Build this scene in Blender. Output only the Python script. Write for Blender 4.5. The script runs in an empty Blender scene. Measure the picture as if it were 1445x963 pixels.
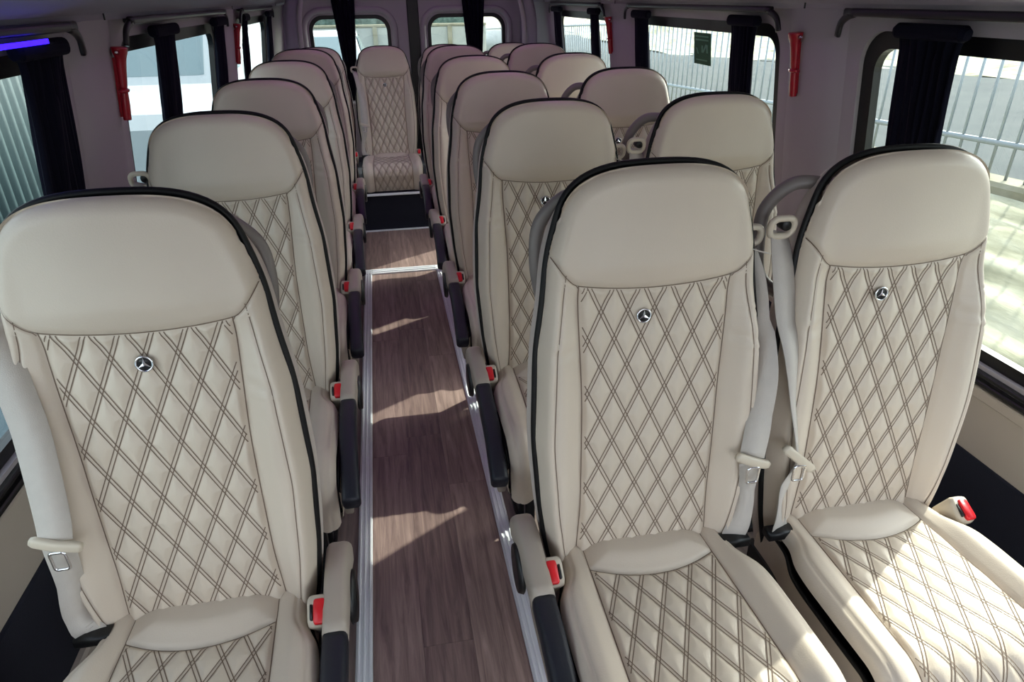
import bpy, math, random
import numpy as np
from mathutils import Matrix, Vector

random.seed(7)
SC = bpy.context.scene
COL = SC.collection

# ------------------------------------------------------------------ camera
CAM_H, PITCH, YAW, ROLL, FPX = 1.46, math.radians(27.28), math.radians(10.25), math.radians(-0.72), 945.0
fwd = Vector((math.sin(YAW) * math.cos(PITCH), math.cos(YAW) * math.cos(PITCH), -math.sin(PITCH)))
right = Vector((math.cos(YAW), -math.sin(YAW), 0))
up = right.cross(fwd)
r2 = math.cos(ROLL) * right + math.sin(ROLL) * up
u2 = -math.sin(ROLL) * right + math.cos(ROLL) * up
cam_data = bpy.data.cameras.new('camera')
cam_data.sensor_width = 36.0
cam_data.lens = FPX / 1445.0 * 36.0
cam_data.clip_start = 0.02
cam_data.clip_end = 300
cam = bpy.data.objects.new('camera', cam_data)
cam.matrix_world = Matrix(((r2.x, u2.x, -fwd.x, 0), (r2.y, u2.y, -fwd.y, 0), (r2.z, u2.z, -fwd.z, CAM_H), (0, 0, 0, 1)))
COL.objects.link(cam)
SC.camera = cam

# ------------------------------------------------------------------ light
SUN_TAN, SUN_K = 0.92, 0.66        # height per metre across the bus, shift along the bus per metre across
world = bpy.data.worlds.new('sky')
SC.world = world
world.use_nodes = True
wn = world.node_tree.nodes
sky = wn.new('ShaderNodeTexSky')
sky.sky_type = 'NISHITA'
sky.sun_disc = False
sky.sun_elevation = math.radians(37.5)
sky.sun_rotation = math.radians(56.6)
sky.air_density, sky.dust_density, sky.ozone_density = 1.0, 2.5, 1.0
wn['Background'].inputs['Strength'].default_value = 0.75
haze = wn.new('ShaderNodeHueSaturation')      # hazy, pale sky
haze.inputs['Saturation'].default_value = 0.4
world.node_tree.links.new(sky.outputs[0], haze.inputs['Color'])
world.node_tree.links.new(haze.outputs[0], wn['Background'].inputs['Color'])

sun_data = bpy.data.lights.new('sun', 'SUN')
sun_data.energy = 5.6
sun_data.angle = math.radians(0.6)
sun_data.color = (1.0, 0.95, 0.87)
sun = bpy.data.objects.new('sun', sun_data)
sun.rotation_euler = Vector((-1.0, -SUN_K, -SUN_TAN)).to_track_quat('-Z', 'Y').to_euler()
sun.location = (12, 4, 14)
COL.objects.link(sun)

vs = SC.view_settings
vs.view_transform = 'Standard'
vs.look = 'None'
vs.gamma = 1.0
vs.use_curve_mapping = False
vs.exposure = 0.72
try:
    SC.cycles.use_denoising = True
    SC.cycles.max_bounces = 10
    SC.cycles.diffuse_bounces = 6
    SC.cycles.transparent_max_bounces = 16
except Exception:
    pass


# ------------------------------------------------------------------ materials
def lin(c):
    return tuple(((v / 255.0) / 12.92 if v / 255.0 <= 0.04045 else ((v / 255.0 + 0.055) / 1.055) ** 2.4) for v in c) + (1.0,)


def material(name, rgb, rough=0.5, metal=0.0, noise=0.0, nscale=30.0, bump=0.0, bscale=300.0, spec=0.5, stretch=None, sheen=0.0, coat=0.0):
    m = bpy.data.materials.new(name)
    m.use_nodes = True
    nt = m.node_tree
    b = nt.nodes['Principled BSDF']
    c = lin(rgb)
    b.inputs['Base Color'].default_value = c
    b.inputs['Roughness'].default_value = rough
    b.inputs['Metallic'].default_value = metal
    b.inputs['Specular IOR Level'].default_value = spec
    if sheen:
        b.inputs['Sheen Weight'].default_value = sheen
    if coat:
        b.inputs['Coat Weight'].default_value = coat
        b.inputs['Coat Roughness'].default_value = 0.25
    tc = nt.nodes.new('ShaderNodeTexCoord')
    src = tc.outputs['Object']
    if stretch:
        mp = nt.nodes.new('ShaderNodeMapping')
        mp.inputs['Scale'].default_value = stretch
        nt.links.new(src, mp.inputs['Vector'])
        src = mp.outputs['Vector']
    if noise:
        n = nt.nodes.new('ShaderNodeTexNoise')
        n.inputs['Scale'].default_value = nscale
        n.inputs['Detail'].default_value = 4
        nt.links.new(src, n.inputs['Vector'])
        mx = nt.nodes.new('ShaderNodeMix')
        mx.data_type = 'RGBA'
        mx.inputs['A'].default_value = tuple(v * (1 - noise) for v in c[:3]) + (1,)
        mx.inputs['B'].default_value = tuple(min(1, v * (1 + noise)) for v in c[:3]) + (1,)
        nt.links.new(n.outputs['Fac'], mx.inputs['Factor'])
        nt.links.new(mx.outputs['Result'], b.inputs['Base Color'])
    if bump:
        n2 = nt.nodes.new('ShaderNodeTexNoise')
        n2.inputs['Scale'].default_value = bscale
        n2.inputs['Detail'].default_value = 3
        nt.links.new(src, n2.inputs['Vector'])
        bp = nt.nodes.new('ShaderNodeBump')
        bp.inputs['Strength'].default_value = bump
        bp.inputs['Distance'].default_value = 0.002
        nt.links.new(n2.outputs['Fac'], bp.inputs['Height'])
        nt.links.new(bp.outputs['Normal'], b.inputs['Normal'])
    return m


def emission(name, rgb, strength):
    m = bpy.data.materials.new(name)
    m.use_nodes = True
    b = m.node_tree.nodes['Principled BSDF']
    b.inputs['Base Color'].default_value = lin(rgb)
    b.inputs['Emission Color'].default_value = lin(rgb)
    b.inputs['Emission Strength'].default_value = strength
    return m


def glass(name, tint, gloss=0.05):
    m = bpy.data.materials.new(name)
    m.use_nodes = True
    nt = m.node_tree
    nt.nodes.remove(nt.nodes['Principled BSDF'])
    t = nt.nodes.new('ShaderNodeBsdfTransparent')
    t.inputs['Color'].default_value = tint + (1,)
    g = nt.nodes.new('ShaderNodeBsdfGlossy')
    g.inputs['Roughness'].default_value = 0.02
    mx = nt.nodes.new('ShaderNodeMixShader')
    mx.inputs[0].default_value = gloss
    nt.links.new(t.outputs[0], mx.inputs[1])
    nt.links.new(g.outputs[0], mx.inputs[2])
    nt.links.new(mx.outputs[0], nt.nodes['Material Output'].inputs['Surface'])
    return m


def wood(name, a, b_, seed):
    m = bpy.data.materials.new(name)
    m.use_nodes = True
    nt = m.node_tree
    b = nt.nodes['Principled BSDF']
    tc = nt.nodes.new('ShaderNodeTexCoord')
    mp = nt.nodes.new('ShaderNodeMapping')
    mp.inputs['Scale'].default_value = (38, 2.2, 1)
    mp.inputs['Location'].default_value = (seed * 3.1, seed * 1.7, 0)
    n = nt.nodes.new('ShaderNodeTexNoise')
    n.inputs['Scale'].default_value = 1.6
    n.inputs['Detail'].default_value = 7
    n.inputs['Roughness'].default_value = 0.65
    n.inputs['Distortion'].default_value = 0.6
    cr = nt.nodes.new('ShaderNodeValToRGB')
    cr.color_ramp.elements[0].position = 0.32
    cr.color_ramp.elements[0].color = lin(a)
    cr.color_ramp.elements[1].position = 0.72
    cr.color_ramp.elements[1].color = lin(b_)
    nt.links.new(tc.outputs['Object'], mp.inputs['Vector'])
    nt.links.new(mp.outputs['Vector'], n.inputs['Vector'])
    nt.links.new(n.outputs['Fac'], cr.inputs['Fac'])
    nt.links.new(cr.outputs['Color'], b.inputs['Base Color'])
    bp = nt.nodes.new('ShaderNodeBump')
    bp.inputs['Strength'].default_value = 0.15
    bp.inputs['Distance'].default_value = 0.002
    nt.links.new(n.outputs['Fac'], bp.inputs['Height'])
    nt.links.new(bp.outputs['Normal'], b.inputs['Normal'])
    b.inputs['Roughness'].default_value = 0.42
    return m


M = {
    'leather': material('beige_leather', (201, 187, 171), 0.42, noise=0.05, nscale=9, bump=0.12, bscale=420, spec=0.45),
    'quilt': material('quilted_beige_leather', (200, 186, 169), 0.45, noise=0.05, nscale=12, bump=0.12, bscale=420, spec=0.4),
    'shell': material('taupe_leather', (186, 174, 166), 0.5, noise=0.04, nscale=10, bump=0.1, bscale=350),
    'thread': material('brown_thread', (112, 94, 80), 0.8),
    'piping': material('black_piping', (11, 10, 10), 0.55, spec=0.3),
    'belt': material('beige_webbing', (186, 178, 170), 0.7, noise=0.06, nscale=60, bump=0.3, bscale=700),
    'plastic': material('beige_plastic', (196, 184, 166), 0.4),
    'armcap': material('taupe_plastic', (165, 153, 140), 0.45, bump=0.05),
    'navy': material('navy_pad', (22, 25, 36), 0.5, bump=0.1),
    'handle': material('grey_handle', (120, 112, 108), 0.45),
    'black': material('black_plastic', (12, 12, 14), 0.45),
    'frame': material('black_steel', (14, 14, 16), 0.4, metal=0.3),
    'red': material('red_button', (214, 30, 38), 0.35),
    'chrome': material('chrome', (225, 225, 228), 0.16, metal=1.0),
    'hammer': material('red_plastic', (160, 8, 30), 0.3, coat=0.4),
    'alu': material('brushed_aluminium', (240, 243, 250), 0.34, metal=0.1, noise=0.12, nscale=8, stretch=(60, 1.5, 1)),
    'wall': material('grey_wall_lining', (160, 155, 158), 0.62, noise=0.04, nscale=6, bump=0.06, bscale=200),
    'wall_low': material('beige_wall_lining', (176, 166, 152), 0.6, noise=0.05, nscale=6, bump=0.06, bscale=200),
    'soffit': material('mauve_grey_lining', (150, 143, 158), 0.65, bump=0.06, bscale=200),
    'ceiling': material('pale_headliner', (226, 222, 224), 0.8, bump=0.1, bscale=400),
    'carpet': material('navy_carpet', (19, 22, 36), 0.9, noise=0.2, nscale=160, bump=0.4, bscale=500),
    'gasket': material('black_rubber', (9, 9, 11), 0.4),
    'curtain': material('navy_curtain', (9, 10, 25), 0.9, noise=0.15, nscale=120, bump=0.2, bscale=600, spec=0.15),
    'rod': material('dark_curtain_rail', (46, 44, 48), 0.3, metal=0.4),
    'glass': glass('tinted_glass', (0.78, 0.82, 0.80)),
    'green': material('green_film', (18, 74, 46), 0.5),
    'green_ink': material('pale_green_ink', (92, 140, 118), 0.5),
    'wood1': wood('dark_wood_vinyl', (108, 88, 84), (168, 144, 134), 1),
    'wood2': wood('dark_wood_vinyl_b', (98, 79, 76), (158, 134, 124), 5),
    'wood3': wood('dark_wood_vinyl_c', (113, 93, 88), (178, 153, 142), 9),
    'wood0': wood('brown_floor_vinyl', (104, 90, 86), (142, 126, 119), 3),
    'white': material('white_paint', (164, 170, 172), 0.25, coat=0.5),
    'carglass': material('dark_car_glass', (112, 128, 132), 0.1),
    'tyre': material('tyre_rubber', (22, 22, 24), 0.8),
    'grey_car': material('grey_green_paint', (120, 132, 134), 0.3, coat=0.4),
    'sheet': material('teal_grey_sheet', (58, 76, 79), 0.6, noise=0.25, nscale=3, stretch=(1, 8, 0.6)),
    'steel': material('galvanised_steel', (148, 156, 160), 0.45, metal=0.5),
    'led': emission('blue_led', (34, 12, 235), 3.5),
    'led_purple': emission('violet_led', (196, 130, 214), 4.8),
}


# ------------------------------------------------------------------ mesh helpers
def new_mesh(name, verts, faces, smooth=True):
    me = bpy.data.meshes.new(name)
    me.from_pydata([tuple(map(float, v)) for v in verts], [], [tuple(map(int, f)) for f in faces])
    me.polygons.foreach_set('use_smooth', [smooth] * len(me.polygons))
    me.update()
    return me


def link(name, me, mat=None, parent=None, loc=None):
    o = bpy.data.objects.new(name, me)
    COL.objects.link(o)
    if mat is not None and len(me.materials) == 0:
        me.materials.append(mat)
    if parent is not None:
        o.parent = parent
    if loc is not None:
        o.location = loc
    return o


def tag(o, label, cat, group=None, kind=None):
    o['label'] = label
    o['category'] = cat
    if group:
        o['group'] = group
    if kind:
        o['kind'] = kind
    return o


def empty(name, loc=(0, 0, 0), rz=0.0):
    o = bpy.data.objects.new(name, None)
    o.empty_display_size = 0.1
    COL.objects.link(o)
    o.location = loc
    o.rotation_euler = (0, 0, rz)
    return o


def grid_mesh(name, P, flip=False):
    nv, nu = P.shape[:2]
    idx = np.arange(nu * nv).reshape(nv, nu)
    a, b, c, d = idx[:-1, :-1].ravel(), idx[:-1, 1:].ravel(), idx[1:, 1:].ravel(), idx[1:, :-1].ravel()
    F = np.stack([a, b, c, d] if not flip else [d, c, b, a], 1)
    me = bpy.data.meshes.new(name)
    me.from_pydata(P.reshape(-1, 3).tolist(), [], F.tolist())
    me.polygons.foreach_set('use_smooth', [True] * len(me.polygons))
    me.update()
    return me


class MB:
    """collects pieces of ONE part"""
    def __init__(self):
        self.v, self.f = [], []

    def add(self, verts, faces):
        n = len(self.v)
        self.v += [tuple(map(float, p)) for p in verts]
        self.f += [tuple(int(i) + n for i in f) for f in faces]
        return self

    def box(self, x0, x1, y0, y1, z0, z1, b=0.0):
        if b <= 0:
            v = [(x, y, z) for x in (x0, x1) for y in (y0, y1) for z in (z0, z1)]
            return self.add(v, [(0, 1, 3, 2), (4, 6, 7, 5), (0, 4, 5, 1), (2, 3, 7, 6), (0, 2, 6, 4), (1, 5, 7, 3)])
        # chamfered box: 24 verts
        b = min(b, (x1 - x0) / 2.01, (y1 - y0) / 2.01, (z1 - z0) / 2.01)
        import itertools
        V, key = [], {}
        for sx, sy, sz in itertools.product((0, 1), repeat=3):
            X, Y, Z = (x0, x1)[sx], (y0, y1)[sy], (z0, z1)[sz]
            ix, iy, iz = (b, -b)[sx], (b, -b)[sy], (b, -b)[sz]
            for ax, p in enumerate(((X, Y + iy, Z + iz), (X + ix, Y, Z + iz), (X + ix, Y + iy, Z))):
                key[(sx, sy, sz, ax)] = len(V)
                V.append(p)
        F = []
        for s in (0, 1):
            q = [(0, 0), (1, 0), (1, 1), (0, 1)]
            F.append([key[(s, a, c, 0)] for a, c in (q if s else q[::-1])])
            F.append([key[(a, s, c, 1)] for a, c in (q[::-1] if s else q)])
            F.append([key[(a, c, s, 2)] for a, c in (q if s else q[::-1])])
        for a in (0, 1):
            for c in (0, 1):
                F.append([key[(a, c, 0, 0)], key[(a, c, 1, 0)], key[(a, c, 1, 1)], key[(a, c, 0, 1)]])
                F.append([key[(a, 0, c, 0)], key[(a, 1, c, 0)], key[(a, 1, c, 2)], key[(a, 0, c, 2)]])
                F.append([key[(0, a, c, 1)], key[(1, a, c, 1)], key[(1, a, c, 2)], key[(0, a, c, 2)]])
        for s in itertools.product((0, 1), repeat=3):
            F.append([key[s + (0,)], key[s + (1,)], key[s + (2,)]])
        return self.add(V, F)

    def tube(self, pts, r, n=8, closed=False, caps=True):
        P = [Vector(p) for p in pts]
        m = len(P)
        rr = r if hasattr(r, '__len__') else [r] * m
        T = []
        for i in range(m):
            a = P[(i - 1) % m] if (closed or i > 0) else P[i]
            c = P[(i + 1) % m] if (closed or i < m - 1) else P[i]
            T.append((c - a).normalized())
        ref = Vector((0, 0, 1)) if abs(T[0].z) < 0.9 else Vector((1, 0, 0))
        N = (ref - T[0] * ref.dot(T[0])).normalized()
        V = []
        for i in range(m):
            N = (N - T[i] * N.dot(T[i])).normalized()
            B = T[i].cross(N)
            for k in range(n):
                a = 2 * math.pi * k / n
                V.append(P[i] + (N * math.cos(a) + B * math.sin(a)) * rr[i])
        F = []
        for i in range(m if closed else m - 1):
            j = (i + 1) % m
            for k in range(n):
                l = (k + 1) % n
                F.append((i * n + k, i * n + l, j * n + l, j * n + k))
        if caps and not closed:
            F.append(tuple(range(n))[::-1])
            F.append(tuple((m - 1) * n + k for k in range(n)))
        return self.add(V, F)

    def sweep(self, pts, ws, hs, side, e=4.0, n=16):
        """superelliptic section swept along pts; side = width direction"""
        P = [Vector(p) for p in pts]
        m = len(P)
        S = Vector(side).normalized()
        V = []
        for i in range(m):
            t = (P[min(i + 1, m - 1)] - P[max(i - 1, 0)]).normalized()
            s = (S - t * S.dot(t)).normalized()
            b = s.cross(t)
            for k in range(n):
                a = 2 * math.pi * (k + 0.5) / n
                c, d = math.cos(a), math.sin(a)
                V.append(P[i] + s * (ws[i] / 2 * math.copysign(abs(c) ** (2 / e), c)) + b * (hs[i] / 2 * math.copysign(abs(d) ** (2 / e), d)))
        F = [(i * n + k, i * n + (k + 1) % n, (i + 1) * n + (k + 1) % n, (i + 1) * n + k) for i in range(m - 1) for k in range(n)]
        F.append(tuple(range(n))[::-1])
        F.append(tuple((m - 1) * n + k for k in range(n)))
        return self.add(V, F)

    def ribbon(self, pts, sides, w, t=0.0018):
        m = len(pts)
        ws = w if hasattr(w, '__len__') else [w] * m
        V, F = [], []
        for i in range(m):
            p = Vector(pts[i])
            tg = (Vector(pts[min(i + 1, m - 1)]) - Vector(pts[max(i - 1, 0)])).normalized()
            s = Vector(sides[i])
            s = (s - tg * s.dot(tg)).normalized()
            nn = s.cross(tg) * (t / 2)
            s = s * (ws[i] / 2)
            V += [p - s + nn, p + s + nn, p + s - nn, p - s - nn]
        for i in range(m - 1):
            for k in range(4):
                l = (k + 1) % 4
                F.append((i * 4 + k, i * 4 + l, i * 4 + 4 + l, i * 4 + 4 + k))
        F += [(3, 2, 1, 0), tuple((m - 1) * 4 + k for k in range(4))]
        return self.add(V, F)

    def lathe(self, prof, origin, axis='z', n=24):
        """prof = [(radius, height)]"""
        V, F = [], []
        for r, h in prof:
            for k in range(n):
                a = 2 * math.pi * k / n
                c, s = r * math.cos(a), r * math.sin(a)
                p = {'z': (c, s, h), 'y': (c, h, s), 'x': (h, c, s)}[axis]
                V.append(tuple(o + q for o, q in zip(origin, p)))
        for i in range(len(prof) - 1):
            for k in range(n):
                l = (k + 1) % n
                F.append((i * n + k, i * n + l, (i + 1) * n + l, (i + 1) * n + k))
        F.append(tuple(range(n)))
        F.append(tuple((len(prof) - 1) * n + k for k in range(n)))
        return self.add(V, F)

    def mesh(self, name, smooth=False):
        return new_mesh(name, self.v, self.f, smooth)

    def build(self, name, mat, parent=None, smooth=False, loc=None):
        return link(name, self.mesh(name, smooth), mat, parent, loc)


def spline(pts, n=8):
    """Catmull-Rom through pts"""
    P = [np.array(p, float) for p in pts]
    P = [2 * P[0] - P[1]] + P + [2 * P[-1] - P[-2]]
    out = []
    for i in range(1, len(P) - 2):
        for k in range(n):
            t = k / n
            a, b, c, d = P[i - 1], P[i], P[i + 1], P[i + 2]
            out.append(0.5 * (2 * b + (c - a) * t + (2 * a - 5 * b + 4 * c - d) * t * t + (3 * b - a - 3 * c + d) * t ** 3))
    out.append(P[-2])
    return out


def rrect(a0, a1, b0, b1, r, n=8):
    L = []
    for cx, cy, s in ((a1 - r, b1 - r, 0), (a0 + r, b1 - r, 1), (a0 + r, b0 + r, 2), (a1 - r, b0 + r, 3)):
        for k in range(n + 1):
            t = math.pi / 2 * (s + k / n)
            L.append((cx + r * math.cos(t), cy + r * math.sin(t)))
    return L


def plate(name, outer, holes, thick, fn, smooth=False):
    """flat plate with holes, extruded; fn(a, b, depth in 0..thick) -> xyz"""
    cu = bpy.data.curves.new('outline', 'CURVE')
    cu.dimensions = '2D'
    cu.fill_mode = 'BOTH'
    cu.extrude = thick / 2
    for loop in [outer] + list(holes):
        s = cu.splines.new('POLY')
        s.points.add(len(loop) - 1)
        for p, q in zip(s.points, loop):
            p.co = (q[0], q[1], 0, 1)
        s.use_cyclic_u = True
    ob = bpy.data.objects.new('outline', cu)
    me = bpy.data.meshes.new_from_object(ob)
    bpy.data.objects.remove(ob)
    bpy.data.curves.remove(cu)
    for v in me.vertices:
        v.co = fn(v.co.x, v.co.y, v.co.z + thick / 2)
    me.name = name
    me.polygons.foreach_set('use_smooth', [smooth] * len(me.polygons))
    me.materials.clear()
    me.update()
    return me


sm = lambda t: np.clip(t, 0, 1) ** 2 * (3 - 2 * np.clip(t, 0, 1))

# ------------------------------------------------------------------ the bus shell
Y0, YR = -1.5, 5.92                      # open towards the cab, rear doors
XC = 0.285


def xw(side, z, off=0.0):
    """inner face of the side wall, leaning in above the sill; off = into the room"""
    zz = max(z, 0.62)
    return XC + side * (0.965 + 0.12 * (1.34 - zz) - off)


def wallmap(side, base=0.0):
    return lambda a, b, d: (xw(side, b, base - d), a, b)


# floor
fl = MB().box(-0.80, 1.37, Y0, 4.62, -0.06, 0.0).build('floor', M['wood0'])
tag(fl, 'brown vinyl floor under the seats and along the aisle', 'floor', kind='structure')
AX0, AX1 = -0.15, 0.228
pw = (AX1 - AX0) / 3
plank_cache = {}
for c in range(3):
    y = Y0 - random.uniform(0, 0.6)
    while y < 3.78:
        ln = 0.92
        a, b = max(y, Y0), min(y + ln, 3.78)
        if b - a > 0.05:
            key = (c, round(b - a, 3))
            if key not in plank_cache:
                plank_cache[key] = MB().box(0.0004, pw - 0.0004, 0.0004, b - a - 0.0004, 0, 0.004, 0.0004).mesh('plank')
                plank_cache[key].materials.append(M[('wood1', 'wood2', 'wood3')[c]])
            link('plank', plank_cache[key], None, fl, (AX0 + c * pw, a, 0))
        y += ln
for c in range(3):
    w3 = (0.262 + 0.185) / 3
    p = MB().box(0.0005, w3 - 0.0005, 0, 0.745, 0, 0.008, 0.0004).build('plank', M[('wood2', 'wood3', 'wood1')[c]], fl, loc=(-0.185 + c * w3, 3.855, 0))


def rail(name, x0, x1, y0, y1, label):
    mb = MB()
    mb.box(x0, x1, y0, y1, 0, 0.009, 0.002)
    w = x1 - x0
    for f in (0.10, 0.42, 0.78):
        mb.box(x0 + w * f, x0 + w * (f + 0.14), y0, y1, 0.006, 0.0135, 0.0015)
    return tag(mb.build(name, M['alu']), label, 'trim', kind='structure')


rail('trim_1', -0.192, -0.15, Y0, 3.83, 'ribbed aluminium floor trim beside the single seats')
rail('trim_2', 0.228, 0.268, Y0, 3.83, 'ribbed aluminium floor trim beside the paired seats')
mb = MB().box(-0.192, 0.268, 3.785, 3.855, 0, 0.012, 0.002)
mb.box(-0.15, 0.228, 3.80, 3.815, 0.01, 0.017, 0.0015).box(-0.15, 0.228, 3.828, 3.84, 0.01, 0.017, 0.0015)
tag(mb.build('trim_3', M['alu']), 'aluminium cross trim at the step in the aisle floor', 'trim', kind='structure')

# plinth carrying the rear row
pl = MB().box(-0.76, 1.33, 4.63, YR - 0.03, -0.06, 0.262, 0.004).build('rear_plinth', M['carpet'])
tag(pl, 'navy carpeted plinth carrying the rear row of seats', 'plinth', kind='structure')
MB().box(-0.2, 0.27, 4.60, 4.63, 0.0, 0.012, 0.002).build('edge_trim', M['alu'], pl)
MB().box(-0.2, 0.27, 4.612, 4.63, 0.253, 0.267, 0.002).build('edge_trim', M['alu'], pl)

WINS = [(0.12, 1.715), (2.11, 3.43), (3.86, 5.02)]
ZW0, ZW1 = 0.675, 1.372
for side, sname in ((-1, 'left'), (1, 'right')):
    holes = [rrect(a, b, ZW0, ZW1, 0.085) for a, b in WINS]
    me = plate('wall', [(Y0, 0.60), (YR, 0.60), (YR, 1.43), (Y0, 1.43)], holes, 0.035, wallmap(side, 0.0) if side > 0 else wallmap(side, 0.0))
    # inner face lies on xw: depth runs outward
    for v in me.vertices:
        pass
    wall = link('wall_' + sname, me, M['wall'])
    where = 'beside the single seats' if side < 0 else 'beside the paired seats'
    tag(wall, 'grey lined bus side wall with three windows ' + where, 'wall', kind='structure')
    for a, b in zip((Y0,) + tuple(p[1] for p in ()), ()):
        pass
    # lower lining, navy carpet band and sill ledges as parts
    xi = xw(side, 0.6)
    s = side

    def sb(x_in, x_out, *r):
        return (min(x_in, x_out), max(x_in, x_out)) + r
    MB().box(*sb(xi - s * 0.005, xi + s * 0.03, Y0, YR, 0.44, 0.605), 0.004).build('lower_lining', M['wall_low'], wall)
    MB().box(*sb(xi - s * 0.012, xi + s * 0.03, Y0, YR, 0.20, 0.455), 0.004).build('carpet_band', M['carpet'], wall)
    MB().box(*sb(xi - s * 0.03, xi + s * 0.03, Y0, YR, -0.02, 0.21), 0.006).build('floor_cove', M['wall_low'], wall)
    for z0, z1, off, mt in ((0.598, 0.625, 0.016, 'wall_low'), (0.632, 0.645, 0.02, 'gasket'), (0.652, 0.664, 0.014, 'gasket')):
        MB().box(*sb(xw(s, z0, off), xw(s, z0, -0.01), Y0, 5.1, z0, z1), 0.003).build('sill_moulding', M[mt], wall)
    # raised pillar lining between the windows
    for a, b in ((1.77, 2.055), (3.485, 3.80)):
        P = np.zeros((9, 9, 3))
        for i in range(9):
            z = 0.66 + (1.42 - 0.66) * i / 8
            for j in range(9):
                t = j / 8
                e = min(t, 1 - t) * (b - a)
                P[i, j] = (xw(s, z, 0.0005 + 0.016 * float(sm(np.array(e / 0.05)))), a + (b - a) * t, z)
        link('pillar_lining', grid_mesh('pillar_lining', P, flip=s < 0), M['wall'], wall)
    # soffit with duct
    prof = [(0.0, 1.415), (0.035, 1.418), (0.05, 1.432), (0.16, 1.462), (0.175, 1.475), (0.24, 1.56), (0.32, 1.72), (0.42, 1.85), (0.0, 1.85)]
    V = [(xw(s, 1.42, o - 0.02), y, z) for y in (Y0, YR) for o, z in prof]
    n = len(prof)
    F = [(i, i + 1, n + i + 1, n + i) for i in range(n - 1)] + [tuple(range(n)), tuple(range(n, 2 * n))]
    so = link('ceiling_soffit_' + sname, new_mesh('soffit', V, F, False), M['soffit'])
    tag(so, 'mauve grey overhead soffit above the windows ' + where, 'soffit', kind='structure')
    for y in (1.93, 3.62, 5.2):
        MB().box(*sb(xw(s, 1.42, 0.035), xw(s, 1.42, 0.038), y, y + 0.004, 1.419, 1.44)).build('panel_joint', M['black'], so)

ce = MB().box(-0.6, 1.17, Y0, YR, 1.85, 1.9).build('ceiling', M['ceiling'])
tag(ce, 'pale fabric ceiling of the bus', 'ceiling', kind='structure')
for x in (-0.12, 0.69):
    st = MB().box(x - 0.012, x + 0.012, 1.6, 5.6, 1.838, 1.8495, 0.003).build('ceiling_light_strip', M['led_purple'])
    tag(st, 'violet light strip along the ceiling ' + ('over the single seats' if x < 0 else 'over the paired seats'), 'light')

# rear wall and doors
me = plate('rear', [(-0.80, -0.06), (1.37, -0.06), (1.37, 1.88), (-0.80, 1.88)], [rrect(-0.60, 1.17, 0.02, 1.80, 0.10)], 0.05, lambda a, b, d: (a, YR + d, b))
rw = link('wall_rear', me, M['soffit'])
tag(rw, 'mauve grey rear body frame around the two doors', 'wall', kind='structure')
for s in (-1, 1):       # corner columns
    x0 = XC + s * 0.86
    P = spline([(x0, 5.42, 0.55), (x0, 5.42, 1.0), (x0 - s * 0.005, 5.42, 1.3), (x0 - s * 0.05, 5.42, 1.5)], 6)
    MB().sweep(P, [0.10] * len(P), [0.16] * len(P), (1, 0, 0), e=3.0).build('corner_column', M['soffit'], rw, smooth=True)
    P = [(p[0] - s * 0.06, p[1] - 0.1, p[2]) for p in P]
    MB().tube(P, 0.018, 10).build('cable_cover', M['wall'], rw, smooth=True)
for i, (a, b, wa, wb, nm) in enumerate(((-0.595, 0.262, -0.50, 0.125, 'behind the single seats'), (0.352, 1.165, 0.415, 1.045, 'behind the paired seats'))):
    hole = rrect(wa, wb, 0.72, 1.342, 0.11)
    me = plate('door', rrect(a, b, 0.03, 1.79, 0.05), [hole], 0.04, lambda p, q, d: (p, YR - 0.02 + d, q))
    d = link('door_%d' % (i + 1), me, M['wall'])
    tag(d, 'grey lined rear door with a rounded window ' + nm, 'door', kind='structure')
    # soft raised surround
    lo = [(p, YR - 0.022, q) for p, q in rrect(wa - 0.035, wb + 0.035, 0.685, 1.377, 0.14)]
    MB().tube(lo, 0.022, 10, closed=True).build('window_surround', M['wall'], d, smooth=True)
    g = plate('gasket', rrect(wa, wb, 0.72, 1.342, 0.11), [rrect(wa + 0.028, wb - 0.028, 0.748, 1.314, 0.09)], 0.03, lambda p, q, dd: (p, YR - 0.012 + dd, q))
    w = empty('window_%d' % (7 + i), ((wa + wb) / 2, YR, 0.72))
    tag(w, 'rear door window with black rubber seal ' + nm, 'window', kind='structure')
    for v in g.vertices:
        v.co -= w.location
    link('gasket', g, M['gasket'], w)
    g = plate('pane', rrect(wa + 0.02, wb - 0.02, 0.74, 1.32, 0.09), [], 0.004, lambda p, q, dd: (p, YR + 0.006 + dd, q))
    for v in g.vertices:
        v.co -= w.location
    link('pane', g, M['glass'], w)
mb = MB().box(0.262, 0.352, YR - 0.03, YR + 0.03, 0.02, 1.80, 0.006)
tag(mb.build('trim_4', M['gasket']), 'black rubber seal strip between the two rear doors', 'trim', kind='structure')

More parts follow.
